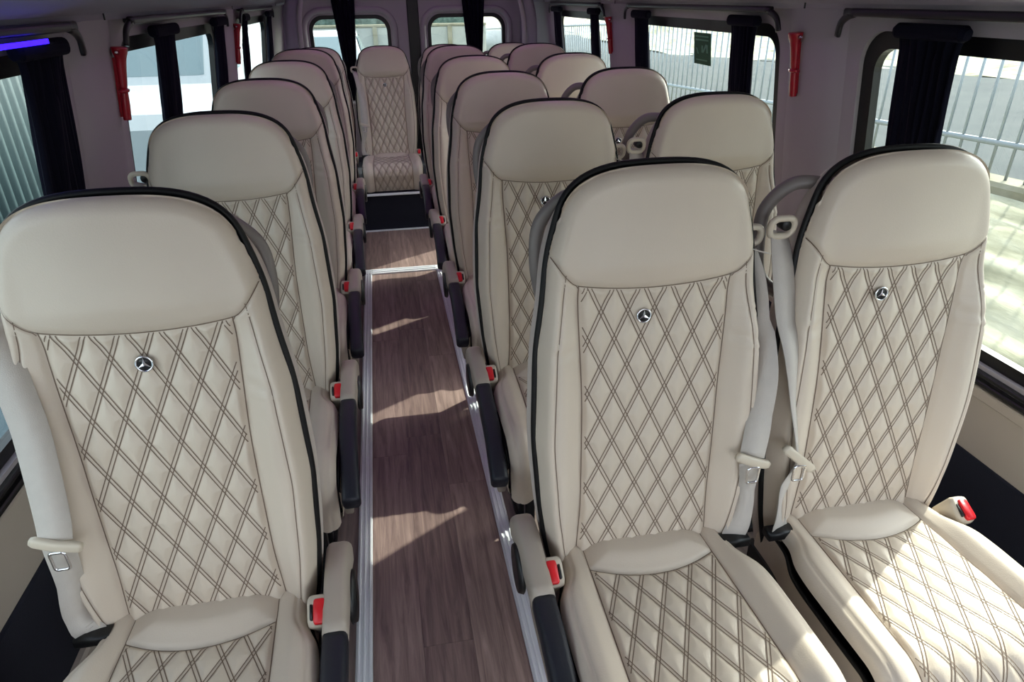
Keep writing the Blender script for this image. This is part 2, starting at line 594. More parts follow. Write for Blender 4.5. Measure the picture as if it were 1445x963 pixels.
# side windows
n = 0
ordn = ('front', 'middle', 'small rear')
for side, where in ((-1, 'beside the single seats'), (1, 'beside the paired seats')):
    for k, (a, b) in enumerate(WINS):
        n += 1
        w = empty('window_%d' % n, (xw(side, ZW0), (a + b) / 2, ZW0))
        tag(w, ordn[k] + ' side window with black rubber frame ' + where, 'window', kind='structure')

        def put(nm, outer, holes, thick, off, mt):
            g = plate(nm, outer, holes, thick, wallmap(side, off))
            for v in g.vertices:
                v.co -= w.location
            return link(nm, g, M[mt], w)
        put('frame', rrect(a - 0.01, b + 0.01, ZW0 - 0.01, ZW1 + 0.01, 0.09), [rrect(a + 0.045, b - 0.045, ZW0 + 0.03, ZW1 - 0.04, 0.06)], 0.022, -0.012, 'gasket')
        put('pane', rrect(a + 0.02, b - 0.02, ZW0 + 0.015, ZW1 - 0.015, 0.06), [], 0.004, -0.026, 'glass')
        if k == 1:     # sliding half: bar
            m_ = (a + b) / 2 + 0.0
            put('divider', [(a + 0.04, ZW0 + 0.02), (b - 0.04, ZW0 + 0.02), (b - 0.04, ZW0 + 0.045), (a + 0.04, ZW0 + 0.045)], [], 0.02, -0.014, 'gasket')


# ------------------------------------------------------------------ seat surfaces
ZB, ZS, ZT = 0.45, 1.145, 1.222
WS = 0.162
ZP, WP = 1.085, 0.1795            # tip of the side bolster
zk = np.array([0.40, 0.45, 0.5, 0.6, 0.75, 0.92, 1.0, 1.05, 1.09, 1.145])
wk = np.array([0.165, 0.176, 0.187, 0.2, 0.21, 0.203, 0.189, 0.184, 0.180, 0.162])
SA, SB_ = 3.0, 2.0


def w_out(z):
    z = np.asarray(z, float)
    lo = np.interp(z, zk, wk)
    # smooth the polyline a little
    lo = (np.interp(z - 0.02, zk, wk) + np.interp(z + 0.02, zk, wk) + 2 * lo) / 4
    t = np.clip((z - ZS) / (ZT - ZS), 0, 1)
    hi = WS * np.clip(1 - t ** SB_, 0, 1) ** (1 / SA)
    return np.where(z <= ZS, np.maximum(lo, 0), hi)


def z_top(x):
    ax = np.abs(x)
    lo_z = np.linspace(ZP, ZS, 40)
    side = np.interp(-ax, -w_out(lo_z), lo_z)
    return np.where(ax < WS, ZS + (ZT - ZS) * np.clip(1 - np.minimum(ax / WS, 1) ** SA, 0, 1) ** (1 / SB_), side)


zz = np.linspace(0.40, ZS, 60)
xt = np.linspace(-1, 1, 81)
xt = WS * np.sin(xt * math.pi / 2)
OUT = np.concatenate([np.stack([-w_out(zz), zz], 1), np.stack([xt, z_top(xt)], 1)[1:-1], np.stack([w_out(zz), zz], 1)[::-1]])
# resample evenly
seg = np.r_[0, np.cumsum(np.linalg.norm(np.diff(OUT, axis=0), axis=1))]
tt = np.linspace(0, seg[-1], 160)
OUT = np.stack([np.interp(tt, seg, OUT[:, 0]), np.interp(tt, seg, OUT[:, 1])], 1)
for _ in range(5):
    OUT[1:-1] = OUT[1:-1] * 0.5 + (OUT[:-2] + OUT[2:]) * 0.25


def dist_poly(x, z, poly):
    sh = x.shape
    p = np.stack([x.ravel(), z.ravel()], 1)
    best = np.full(len(p), 9.0)
    for a, b in zip(poly[:-1], poly[1:]):
        ab = b - a
        t = np.clip(((p - a) @ ab) / (ab @ ab), 0, 1)
        best = np.minimum(best, np.linalg.norm(p - (a + t[:, None] * ab), axis=1))
    return best.reshape(sh)


XQ = 0.135
RB = 0.026          # edge rounding radius of the back
LEAN = 0.09


def xq(z):
    return 0.128 + 0.007 * sm((np.asarray(z) - 0.8) / 0.22) + 0.006 * sm((0.62 - np.asarray(z)) / 0.15)


def zl(x):
    ax = np.abs(x)
    t = np.clip((ax - XQ) / (WP - XQ), 0, 1)
    return 1.022 + 0.012 * np.clip(ax / XQ, 0, 1) ** 2 + (ZP - 1.034) * t ** 1.5


def xi_(z):
    z = np.asarray(z, float)
    t = np.clip((z - 1.034) / (ZP - 1.034), 0, 1)
    return np.where(z < 1.034, xq(z), XQ + (WP - XQ) * t ** (1 / 1.5))


def back_pt(x, z, h):
    """front surface frame of the leaning back"""
    y = LEAN * (z - 0.5) - 0.012 * np.sin(np.clip((z - 0.45) / 0.6, 0, 1) * math.pi)
    c = 1 / math.sqrt(1 + LEAN ** 2)
    return np.stack([x, y - h * c, z + h * LEAN * c], -1)


def back_h(x, z):
    d = dist_poly(x, z, OUT)
    q = np.clip(1 - d / RB, 0, 1)
    h = -RB * (1 - np.sqrt(np.clip(1 - q * q, 0, 1)))
    ax = np.abs(x)
    h = h + 0.027 * sm((ax - xq(z) + 0.004) / 0.045) * (1 - 0.75 * sm((z - 0.88) / 0.2)) * sm((d) / 0.02 + 0.1)
    h = h + 0.028 * sm((z - 1.0) / 0.07) * (1 - np.clip(ax / 0.2, 0, 1) ** 2)
    h = h + 0.006 * (1 - (ax / 0.13) ** 2).clip(0) * sm((0.66 - z) / 0.2)
    return h


DW, DH, GAP = 0.0475, 0.098, 0.0029
NRM = 1 / math.sqrt(1 / DW ** 2 + 1 / DH ** 2)


def quilt(x, s, s0):
    """puffed height of the diamond quilting and border-free line distances"""
    a = x / DW + (s - s0) / DH
    b = x / DW - (s - s0) / DH
    da = np.abs(a - np.round(a)) * NRM
    db = np.abs(b - np.round(b)) * NRM
    def f(d):
        g = 1 - np.exp(-(np.clip(d - GAP, 0, 1) / 0.0075) ** 1.6)
        return np.where(d < GAP, 0.10 * (1 - (d / GAP) ** 2), g)
    fa, fb = f(da), f(db)
    return 0.0046 * np.minimum(fa, fb) + 0.001 * fa * fb


def clip_line(a0, a1, inside, n=400):
    t = np.linspace(0, 1, n)
    p = np.array(a0)[None] * (1 - t)[:, None] + np.array(a1)[None] * t[:, None]
    ok = inside(p[:, 0], p[:, 1])
    runs, cur = [], []
    for i in range(n):
        if ok[i]:
            cur.append(p[i])
        elif cur:
            runs.append(np.array(cur)); cur = []
    if cur:
        runs.append(np.array(cur))
    return [r for r in runs if len(r) > 4]


def stitches(inside, surf, s0, smin, smax, xmax, extra=(), lift=0.0008, w=0.0017):
    """dark double seams: thin raised strips over the quilting"""
    mb = MB()
    lines = []
    k0 = int((smax - smin) / DH + xmax / DW) + 3
    for fam in (1, -1):
        for k in range(-k0, k0 + 1):
            for sg in (-1, 1):
                # x/DW + fam*(s-s0)/DH = k + sg*GAP/NRM
                c = k + sg * GAP / NRM
                S = np.array([smin - 0.1, smax + 0.1])
                X = (c - fam * (S - s0) / DH) * DW
                lines += clip_line((X[0], S[0]), (X[1], S[1]), inside, 500)
    lines += list(extra)
    for ln in lines:
        L = np.r_[0, np.cumsum(np.linalg.norm(np.diff(ln, axis=0), axis=1))]
        m = max(3, int(L[-1] / 0.006))
        t = np.linspace(0, L[-1], m)
        q = np.stack([np.interp(t, L, ln[:, 0]), np.interp(t, L, ln[:, 1])], 1)
        tg = np.gradient(q, axis=0)
        tg /= np.linalg.norm(tg, axis=1)[:, None]
        nn = np.stack([-tg[:, 1], tg[:, 0]], 1) * w / 2
        A = surf(q[:, 0] + nn[:, 0], q[:, 1] + nn[:, 1], lift)
        B = surf(q[:, 0] - nn[:, 0], q[:, 1] - nn[:, 1], lift)
        V = np.concatenate([A, B])
        mb.add(V, [(i, i + 1, m + i + 1, m + i) for i in range(m - 1)])
    return mb.mesh('stitching', True)


MESH = {}


def keep(name, me, mat):
    me.materials.clear()
    me.materials.append(M[mat])
    MESH[name] = me


# quilted back panel
def quilt_back_h(x, z, extra=0.0):
    edge = np.minimum(xq(z) - np.abs(x), zl(x) - z)
    return back_h(x, z) + quilt(x, z, 0.985) * sm(edge / 0.012) - 0.005 * np.exp(-(np.clip(edge, 0, 1) / 0.005) ** 2) + extra


u = np.linspace(-1, 1, 121)
v = np.linspace(0, 1, 231)
U, Vv = np.meshgrid(u, v)
X0 = U * XQ
Z = ZB + Vv * (zl(X0) - ZB)
X = U * xq(Z)
Z = ZB + Vv * (zl(X) - ZB)
keep('quilted_back', grid_mesh('quilted_back', back_pt(X, Z, quilt_back_h(X, Z))), 'quilt')
ins = lambda x, z: (np.abs(x) < xq(z) - 0.0055) & (z < zl(x) - 0.002) & (z > ZB)
zz = np.linspace(ZB, 1.034, 90)
xx = np.linspace(-XQ, XQ, 50)
seams = [np.stack([s * (xq(zz) - 0.0008), zz], 1) for s in (-1, 1)] + [np.stack([xx, zl(xx) - 0.001], 1)]
keep('back_stitching', stitches(ins, lambda x, z, l: back_pt(x, z, quilt_back_h(x, z, l)), 0.985, ZB, 1.04, XQ, seams), 'thread')

# head panel
uu = np.sin(np.linspace(-1, 1, 65) * math.pi / 2) * WP * 0.9995
vv = np.linspace(0, 1, 45)
vv = 1 - (1 - vv) ** 1.35
X, Vv = np.meshgrid(uu, vv)
Z = zl(X) + Vv * (z_top(X) - zl(X))
H = back_h(X, Z) - 0.005 * np.exp(-((Z - zl(X)) / 0.006) ** 2)
keep('headrest_panel', grid_mesh('headrest_panel', back_pt(X, Z, H)), 'leather')

# back bolsters
z1 = np.linspace(ZB, ZP - 0.0005, 110)
t1 = np.linspace(0, 1, 26)
for s, nm in ((-1, 'bolster_l'), (1, 'bolster_r')):
    T, Z = np.meshgrid(t1, z1)
    xa, xb = xi_(Z), w_out(Z)
    X = s * (xa + T * np.maximum(xb - xa, 0.0002))
    dseam = np.abs(X) - xa
    fold = 0.0024 * np.sin(Z * 300 + 22 * np.abs(X) + 2.2 * np.sin(Z * 71)) * (0.55 + 0.45 * np.sin(Z * 97 + 40 * X)) * sm((Z - 0.86) / 0.05) * sm((1.0 - Z) / 0.04) * sm(dseam / 0.012) * sm((xb - np.abs(X)) / 0.012)
    line = -0.0035 * np.exp(-((np.abs(X) - (xb - 0.026)) / 0.0028) ** 2) * sm((1.06 - Z) / 0.03)
    H = back_h(X, Z) - 0.005 * np.exp(-(dseam / 0.005) ** 2) + fold + line
    keep(nm, grid_mesh(nm, back_pt(X, Z, H), flip=s < 0), 'leather')
zz = np.linspace(ZB, 1.055, 110)
zt = np.linspace(1.030, ZP - 0.004, 30)


def seam_strip(s):
    f = lambda x, z, l: back_pt(x, z, back_h(x, z) - np.where(z > 1.0289, 0.0035, 0.0035) + l)
    q = np.stack([s * (w_out(zz) - 0.026), zz], 1)
    return stitches(lambda x, z: x > 9, f, 0, 0.0, 0.01, 0.01, [q, np.stack([s * (xi_(zt) + 0.001), zt], 1)], 0.0016, 0.0014)


for s, nm in ((-1, 'bolster_seam_l'), (1, 'bolster_seam_r')):
    keep(nm, seam_strip(s), 'thread')

# back shell
zr = ZB - 0.05 + (ZT - 0.0005 - ZB + 0.05) * np.sin(np.linspace(0, 1, 70) * math.pi / 2)
ur = np.sin(np.linspace(-1, 1, 41) * math.pi / 2)
U, Z = np.meshgrid(ur, zr)
X = U * w_out(Z)
D = dist_poly(X, Z, OUT)
FL = 1 + 0.085 * sm(D / 0.007) * np.exp(-np.clip(D - 0.009, 0, 1) / 0.022) * sm((1.19 - Z) / 0.08)
H = -RB - 0.062 * (1 - np.exp(-D / 0.013)) - 0.012 * sm((Z - 0.45) / -0.3)
keep('back_shell', grid_mesh('back_shell', back_pt(X * FL, Z, H), flip=True), 'shell')
keep('piping', MB().tube(back_pt(OUT[:, 0] * 1.008, OUT[:, 1] + 0.0015, np.full(len(OUT), -RB + 0.003)), 0.0058, 8).mesh('piping', True), 'piping')

# badge
mb = MB().lathe([(0.0, -0.0035), (0.0105, -0.0035), (0.0105, 0.002)], (0, 0, 0), 'y', 28)
keep('badge', mb.mesh('badge', True), 'black')
ring = [(0.0118 * math.cos(a), -0.003, 0.0118 * math.sin(a)) for a in np.linspace(0, 2 * math.pi, 33)[:-1]]
keep('badge_ring', MB().tube(ring, 0.0017, 8, closed=True).mesh('ring', True), 'chrome')
mb = MB()
for k in range(3):
    a = math.pi / 2 + k * 2 * math.pi / 3
    tip = (0.0108 * math.cos(a), -0.0042, 0.0108 * math.sin(a))
    l = (0.0026 * math.cos(a + 1.05), -0.0042, 0.0026 * math.sin(a + 1.05))
    r = (0.0026 * math.cos(a - 1.05), -0.0042, 0.0026 * math.sin(a - 1.05))
    mb.add([(0, -0.0062, 0), l, tip, r], [(0, 1, 2), (0, 2, 3)])
keep('badge_star', mb.mesh('star'), 'chrome')

# ---- cushion: path parameter s runs from the back junction to the front lip
SL, SR, SD = 0.37, 0.075, 0.105
STOT = SL + SR * math.pi / 2 + SD
ZC = 0.500


def cush_frame(s):
    s = np.asarray(s, float)
    y, z = np.where(s < SL, 0.035 - s, 0.0), np.where(s < SL, ZC + 0.03 * s, 0.0)
    zE = ZC + 0.03 * SL
    ny, nz = np.where(s < SL, -0.03, 0.0), np.where(s < SL, 1.0, 0.0)
    a = np.clip((s - SL) / SR, 0, math.pi / 2)
    arc = s >= SL
    d = np.clip(s - SL - SR * math.pi / 2, 0, 9)
    y = np.where(arc, 0.035 - SL - SR * np.sin(a) + d * 0.25, y)
    z = np.where(arc, zE - SR * (1 - np.cos(a)) - d, z)
    ny = np.where(arc, -np.sin(a), ny)
    nz = np.where(arc, np.cos(a), nz)
    return y, z, ny, nz


def cush_pt(x, s, h):
    y, z, ny, nz = cush_frame(s)
    return np.stack([x, y + ny * h, z + nz * h], -1)


sk = np.array([0, 0.07, 0.115, 0.15, 0.2, 0.3, 0.42, 0.5, 0.6])
wck = np.array([0.172, 0.172, 0.176, 0.196, 0.202, 0.203, 0.203, 0.2, 0.195])
RC = 0.032


def wc(s):
    return sum(np.interp(np.asarray(s) + o, sk, wck) for o in (-0.02, -0.01, 0, 0.01, 0.02)) / 5


def xqc(s):
    return 0.120 + 0.012 * np.clip(np.asarray(s) / 0.4, 0, 1)


def sroll(x):
    return 0.128 - 0.032 * np.clip(np.abs(x) / 0.12, 0, 1.1) ** 2


def cush_h(x, s):
    d = wc(s) - np.abs(x)
    q = np.clip(1 - d / RC, 0, 1)
    h = -RC * (1 - np.sqrt(np.clip(1 - q * q, 0, 1)))
    h = h + 0.020 * sm((np.abs(x) - xqc(s) + 0.004) / 0.04) * (0.35 + 0.65 * sm((s - 0.05) / 0.12))
    return h


def quilt_c_h(x, s, extra=0.0):
    edge = np.minimum(xqc(s) - np.abs(x), s - sroll(x))
    return cush_h(x, s) + 0.6 * quilt(x, s, 0.16) * sm(edge / 0.012) - 0.005 * np.exp(-(np.clip(edge, 0, 1) / 0.005) ** 2) + extra


u = np.linspace(-1, 1, 115)
v = np.linspace(0, 1, 201)
U, Vv = np.meshgrid(u, v)
X = U * 0.125
for _ in range(3):
    S = sroll(X) + Vv * (STOT - sroll(X))
    X = U * xqc(S)
keep('quilted_cushion', grid_mesh('quilted_cushion', cush_pt(X, S, quilt_c_h(X, S)), flip=True), 'quilt')
ins = lambda x, s: (np.abs(x) < xqc(s) - 0.0055) & (s > sroll(x) + 0.002) & (s < STOT - 0.002)
ss = np.linspace(0.0, STOT, 100)
xx = np.linspace(-0.121, 0.121, 50)
seams = [np.stack([q * (xqc(ss) - 0.0008), ss], 1) for q in (-1, 1)] + [np.stack([xx, sroll(xx) + 0.001], 1)]
keep('cushion_stitching', stitches(ins, lambda x, s, l: cush_pt(x, s, quilt_c_h(x, s, l)), 0.16, 0.05, STOT, 0.13, seams), 'thread')
# smooth roll at the rear
U, Vv = np.meshgrid(np.linspace(-1, 1, 45), np.linspace(0, 1, 30))
X = U * 0.1215
S = Vv * sroll(X)
X = U * xqc(S)
e = np.minimum(sroll(X) - S, xqc(S) - np.abs(X))
H = cush_h(X, S) + 0.014 * sm(e / 0.05) - 0.005 * np.exp(-(e / 0.005) ** 2)
keep('cushion_roll', grid_mesh('cushion_roll', cush_pt(X, S, H), flip=True), 'leather')
for q, nm in ((-1, 'cush_bolster_l'), (1, 'cush_bolster_r')):
    T, S = np.meshgrid(np.linspace(0, 1, 22), np.linspace(0, STOT, 100))
    xa, xb = xqc(S), wc(S)
    X = q * (xa + T * (xb - xa))
    ds = np.abs(X) - xa
    H = cush_h(X, S) - 0.005 * np.exp(-(ds / 0.005) ** 2) - 0.003 * np.exp(-((xb - 0.018 - np.abs(X)) / 0.0025) ** 2)
    keep(nm, grid_mesh(nm, cush_pt(X, S, H), flip=q > 0), 'leather')
# skirts below the edge
S = np.linspace(0, STOT, 70)
for q, nm in ((-1, 'l'), (1, 'r')):
    mb = MB()
    E_ = cush_pt(q * wc(S), S, np.full(len(S), -RC))
    rows = []
    for f in (0, 0.06, 0.5, 0.94, 1.0):
        B = E_.copy()
        B[:, 2] = E_[:, 2] * (1 - f) + np.minimum(0.345, E_[:, 2] - 0.001) * f
        B[:, 0] = E_[:, 0] + q * (0.006 * math.sin(f * math.pi)) - q * (0.012 if f == 1.0 else 0)
        rows.append(B)
    P = np.stack(rows)
    nv, nu = P.shape[:2]
    idx = np.arange(nu * nv).reshape(nv, nu)
    mb.add(P.reshape(-1, 3), [(idx[i, j], idx[i, j + 1], idx[i + 1, j + 1], idx[i + 1, j]) for i in range(nv - 1) for j in range(nu - 1)])
    keep('cushion_skirt_' + nm, mb.mesh('cushion_skirt', True), 'leather')
    P = cush_pt(q * (wc(S) + 0.002), S, np.full(len(S), -RC - 0.002))
    keep('cushion_piping_' + nm, MB().tube(P, 0.0042, 8).mesh('cushion_piping', True), 'piping')
keep('seat_pan', MB().box(-0.18, 0.18, -0.36, 0.06, 0.325, 0.40, 0.01).mesh('seat_pan'), 'black')
# frame and legs
mb = MB().tube([(-0.17, -0.3, 0.31), (0.17, -0.3, 0.31)], 0.016).tube([(-0.17, -0.02, 0.31), (0.17, -0.02, 0.31)], 0.016)
mb.box(-0.17, -0.14, -0.32, 0.02, 0.29, 0.33, 0.004).box(0.14, 0.17, -0.32, 0.02, 0.29, 0.33, 0.004)
keep('seat_frame', mb.mesh('seat_frame'), 'frame')
mb = MB().box(-0.014, 0.014, -0.10, -0.05, 0.02, 0.30, 0.004).box(-0.014, 0.014, -0.20, -0.17, 0.02, 0.30, 0.004).box(-0.022, 0.022, -0.29, 0.02, 0.0, 0.022, 0.004)
mb.tube([(0, -0.18, 0.04), (0, -0.07, 0.28)], 0.009)
keep('leg', mb.mesh('leg'), 'frame')


# ---- armrest, buckle, handle, belt for side q (x sign)
def side_meshes(q):
    k = 'r' if q > 0 else 'l'
    x = q * 0.226
    cp = spline([(x, 0.075, 0.500), (x, 0.045, 0.512), (x, -0.02, 0.514), (x, -0.125, 0.506)], 6)
    m = len(cp)
    keep('arm_cap_' + k, MB().sweep(cp, list(np.linspace(0.048, 0.042, m)), [0.052 + 0.022 * math.sin(math.pi * i / m) for i in range(m)], (1, 0, 0)).mesh('arm_cap', True), 'armcap')
    pp = spline([(x, -0.123, 0.505), (x + q * 0.001, -0.21, 0.499), (x + q * 0.003, -0.31, 0.478), (x + q * 0.006, -0.40, 0.445), (x + q * 0.007, -0.432, 0.430)], 6)
    m = len(pp)
    keep('arm_pad_' + k, MB().sweep(pp, [0.042] * (m - 1) + [0.036], [0.046 + 0.008 * math.sin(math.pi * i / m) for i in range(m - 1)] + [0.04], (1, 0, 0)).mesh('arm_pad', True), 'navy')
    keep('arm_hinge_' + k, MB().lathe([(0.0, 0), (0.046, 0), (0.05, 0.003 * q), (0.046, 0.012 * q), (0.0, 0.012 * q)], (x + q * 0.016, 0.0, 0.468), 'x', 28).mesh('arm_hinge', True), 'black')
    co = [(q * 0.2, 0.03, 0.40), (q * 0.212, 0.0, 0.41), (q * 0.214, -0.15, 0.40), (q * 0.212, -0.33, 0.38)]
    cp = spline(co, 6)
    keep('side_cover_' + k, MB().sweep(cp, [0.026] * len(cp), [0.14] * len(cp), (1, 0, 0), e=5).mesh('side_cover', True), 'armcap')
    # buckle
    bx, by, bz = q * 0.196, -0.072, 0.512
    P = [(bx, by + 0.045, bz - 0.075), (bx, by + 0.028, bz - 0.035), (bx, by, bz + 0.008), (bx, by - 0.006, bz + 0.016)]
    keep('buckle_' + k, MB().sweep(P, [0.022, 0.032, 0.036, 0.033], [0.04, 0.05, 0.056, 0.05], (1, 0, 0), e=5).mesh('buckle', True), 'plastic')
    d = Vector((0, -0.45, 0.9)).normalized()
    c0 = Vector((bx + q * 0.004, by - 0.009, bz + 0.018))
    P = [c0 - d * 0.006, c0 + d * 0.001, c0 + d * 0.0035]
    keep('button_' + k, MB().sweep(P, [0.020, 0.020, 0.017], [0.043, 0.043, 0.039], (1, 0, 0), e=6).mesh('button', True), 'red')
    P = [c0 + Vector((-q * 0.0135, 0, 0)) - d * 0.006, c0 + Vector((-q * 0.0135, 0, 0)) + d * 0.0006]
    keep('slot_' + k, MB().sweep(P, [0.005, 0.005], [0.026, 0.026], (1, 0, 0), e=6).mesh('slot', True), 'black')


for q in (-1, 1):
    side_meshes(q)


def handle_mesh(key, q, reach):
    r = reach
    P = spline([(q * 0.118, 0.105, 1.160), (q * (r - 0.045), 0.132, 1.158), (q * (r - 0.007), 0.148, 1.112), (q * (r + 0.002), 0.140, 1.05), (q * (r - 0.006), 0.128, 0.985), (q * 0.165, 0.11, 0.945)], 8)
    keep(key, MB().tube(P, 0.0125, 10).mesh('grab_handle', True), 'handle')


handle_mesh('handle_L', 1, 0.178)
handle_mesh('handle_A', -1, 0.184)
handle_mesh('handle_W', -1, 0.22)


def belt_meshes(key, q, strap, lower, tongue_at, spread):
    """q side; strap: guide -> tongue, lower: tongue -> anchor, as (x, y, z, width, turn)"""
    def rib(rows):
        n = 7
        P = spline([r_[:3] for r_ in rows], n)
        W = [float(w_[0]) for w_ in spline([(r_[3], 0, 0) for r_ in rows], n)]
        A = [float(a_[0]) for a_ in spline([(r_[4], 0, 0) for r_ in rows], n)]
        P = [np.array(p_) for p_ in P]
        for i, p_ in enumerate(P):          # lie on the upholstery, never inside it
            for dx in (-0.45, -0.2, 0, 0.2, 0.45):
                xx_ = p_[0] + dx * W[i] * math.cos(A[i])
                if abs(xx_) < float(w_out(p_[2])) - 0.004:
                    hh = back_h(np.array([xx_]), np.array([p_[2]]))
                    p_[1] = min(p_[1], float(back_pt(np.array([xx_]), np.array([p_[2]]), hh)[0][1]) - 0.005)
        S_ = [(math.cos(a), -math.sin(a) * q, 0.0) for a in A]
        return MB().ribbon(P, S_, W)
    keep('strap_' + key, rib(strap).mesh('belt_strap', True), 'belt')
    keep('lap_' + key, rib(lower).mesh('lap_strap', True), 'belt')
    x, y, z = tongue_at
    tl = spread
    P = spline([(x - 0.034, y, z + tl * 0.034 * q), (x, y - 0.004, z), (x + 0.034, y, z - tl * 0.034 * q)], 6)
    keep('tongue_' + key, MB().sweep(P, [0.010] + [0.013] * (len(P) - 2) + [0.010], [0.012] + [0.018] * (len(P) - 2) + [0.012], (0, 1, 0), e=3).mesh('belt_tongue', True), 'plastic')
    mb = MB()
    lo = [(x + a, y - 0.008, z - 0.028 + b) for a, b in rrect(-0.011, 0.011, -0.016, 0.018, 0.005, 3)]
    mb.tube(lo, 0.0026, 6, closed=True)
    keep('plate_' + key, mb.mesh('latch_plate', True), 'chrome')
    # shoulder guide: loop with a dark roller
    gx, gy, gz = strap[0][:3]
    lo = [(gx + q * 0.004 + a, gy - 0.012 - 0.2 * b, gz + 0.012 + b) for a, b in rrect(-0.022, 0.022, -0.018, 0.016, 0.014, 6)]
    keep('guide_' + key, MB().tube(lo, 0.0062, 8, closed=True).mesh('belt_guide', True), 'plastic')
    keep('roller_' + key, MB().lathe([(0, -0.012), (0.009, -0.010), (0.011, -0.007), (0.011, 0.010), (0, 0.010)], (gx - q * 0.006, gy - 0.004, gz + 0.014), 'y', 18).mesh('roller', True), 'black')
    ax, ay, az = lower[-1][:3]
    keep('anchor_' + key, MB().sweep([(ax - 0.028, ay - 0.004, az), (ax + 0.028, ay - 0.004, az)], [0.03, 0.03], [0.022, 0.022], (0, 1, 0), e=4).mesh('belt_anchor', True), 'black')


belt_meshes('L', -1,
            [(-0.195, 0.085, 1.065, 0.046, 0.9), (-0.178, 0.035, 0.99, 0.046, 0.5), (-0.163, -0.012, 0.88, 0.048, 0.25), (-0.163, -0.038, 0.77, 0.048, 0.15), (-0.166, -0.048, 0.728, 0.046, 0.1)],
            [(-0.167, -0.046, 0.716, 0.044, 0.1), (-0.176, -0.036, 0.65, 0.04, 0.5), (-0.192, -0.02, 0.55, 0.04, 0.7), (-0.178, -0.03, 0.50, 0.044, 0.2)],
            (-0.166, -0.050, 0.722), -0.35)
belt_meshes('A', 1,
            [(0.186, 0.11, 1.068, 0.044, 1.1), (0.204, 0.075, 1.0, 0.044, 1.2), (0.205, 0.035, 0.90, 0.042, 1.0), (0.197, -0.018, 0.78, 0.044, 0.5), (0.184, -0.040, 0.70, 0.046, 0.15)],
            [(0.184, -0.040, 0.688, 0.044, 0.1), (0.190, -0.032, 0.63, 0.03, 0.5), (0.192, -0.026, 0.57, 0.036, 0.7), (0.180, -0.032, 0.495, 0.046, 0.2)],
            (0.184, -0.044, 0.695), 0.42)
belt_meshes('W', -1,
            [(-0.212, 0.095, 1.085, 0.046, 0.5), (-0.214, 0.062, 1.03, 0.046, 0.2), (-0.210, 0.02, 0.92, 0.046, 0.35), (-0.192, -0.02, 0.78, 0.034, 0.8), (-0.178, -0.04, 0.69, 0.03, 1.0)],
            [(-0.178, -0.04, 0.68, 0.03, 1.0), (-0.182, -0.03, 0.62, 0.04, 0.5), (-0.186, -0.024, 0.56, 0.042, 0.8), (-0.176, -0.03, 0.495, 0.044, 0.3)],
            (-0.178, -0.044, 0.685), -0.9)


def seat(kind, loc, label, badge_x=0.0, arm=True):
    r = empty('bus_seat', loc)
    tag(r, label, 'seat', 'beige quilted passenger seats')
    P = lambda nm, key, par=r: link(nm, MESH[key], None, par)
    P('headrest_panel', 'headrest_panel')
    qb = P('quilted_back', 'quilted_back')
    P('stitching', 'back_stitching', qb)
    for k in 'lr':
        b = P('back_bolster', 'bolster_' + k)
        P('seam', 'bolster_seam_' + k, b)
    P('back_shell', 'back_shell')
    P('piping', 'piping')
    z = 0.975
    pos = back_pt(np.array([badge_x]), np.array([z]), back_h(np.array([badge_x]), np.array([z])) + 0.0065)[0]
    b = P('badge', 'badge')
    b.location = pos
    b.rotation_euler = (-math.atan(LEAN), 0, 0)
    b['label'] = 'round chrome badge with a three-pointed star'
    P('ring', 'badge_ring', b)
    P('star', 'badge_star', b)
    qc = P('quilted_cushion', 'quilted_cushion')
    P('stitching', 'cushion_stitching', qc)
    P('cushion_roll', 'cushion_roll')
    P('cushion_bolster', 'cush_bolster_l')
    P('cushion_bolster', 'cush_bolster_r')
    for k in 'lr':
        P('cushion_skirt', 'cushion_skirt_' + k)
        P('cushion_piping', 'cushion_piping_' + k)
    P('seat_pan', 'seat_pan')
    if loc[2] == 0.0:
        P('seat_frame', 'seat_frame')
        for x in (-0.11, 0.11):
            P('leg', 'leg').location.x = x
    q = {'L': 'r', 'A': 'l', 'W': 'r', 'C': 'r'}[kind]
    bu = P('buckle', 'buckle_' + q)
    P('release_button', 'button_' + q, bu)
    P('slot', 'slot_' + q, bu)
    if kind in 'LA' and arm:
        a = P('armrest', 'arm_cap_' + q)
        P('pad', 'arm_pad_' + q, a)
        P('hinge', 'arm_hinge_' + q, a)
        P('side_cover', 'side_cover_' + q)
    bk = {'C': 'L'}.get(kind, kind)
    P('grab_handle', 'handle_' + ('L' if kind == 'L' else 'W' if kind == 'W' else 'A'))
    s_ = P('seat_belt', 'strap_' + bk)
    P('lap_strap', 'lap_' + bk, s_)
    P('tongue', 'tongue_' + bk, s_)
    P('latch_plate', 'plate_' + bk, s_)
    g = P('belt_guide', 'guide_' + bk)
    P('roller', 'roller_' + bk, g)
    P('belt_anchor', 'anchor_' + bk)
    return r


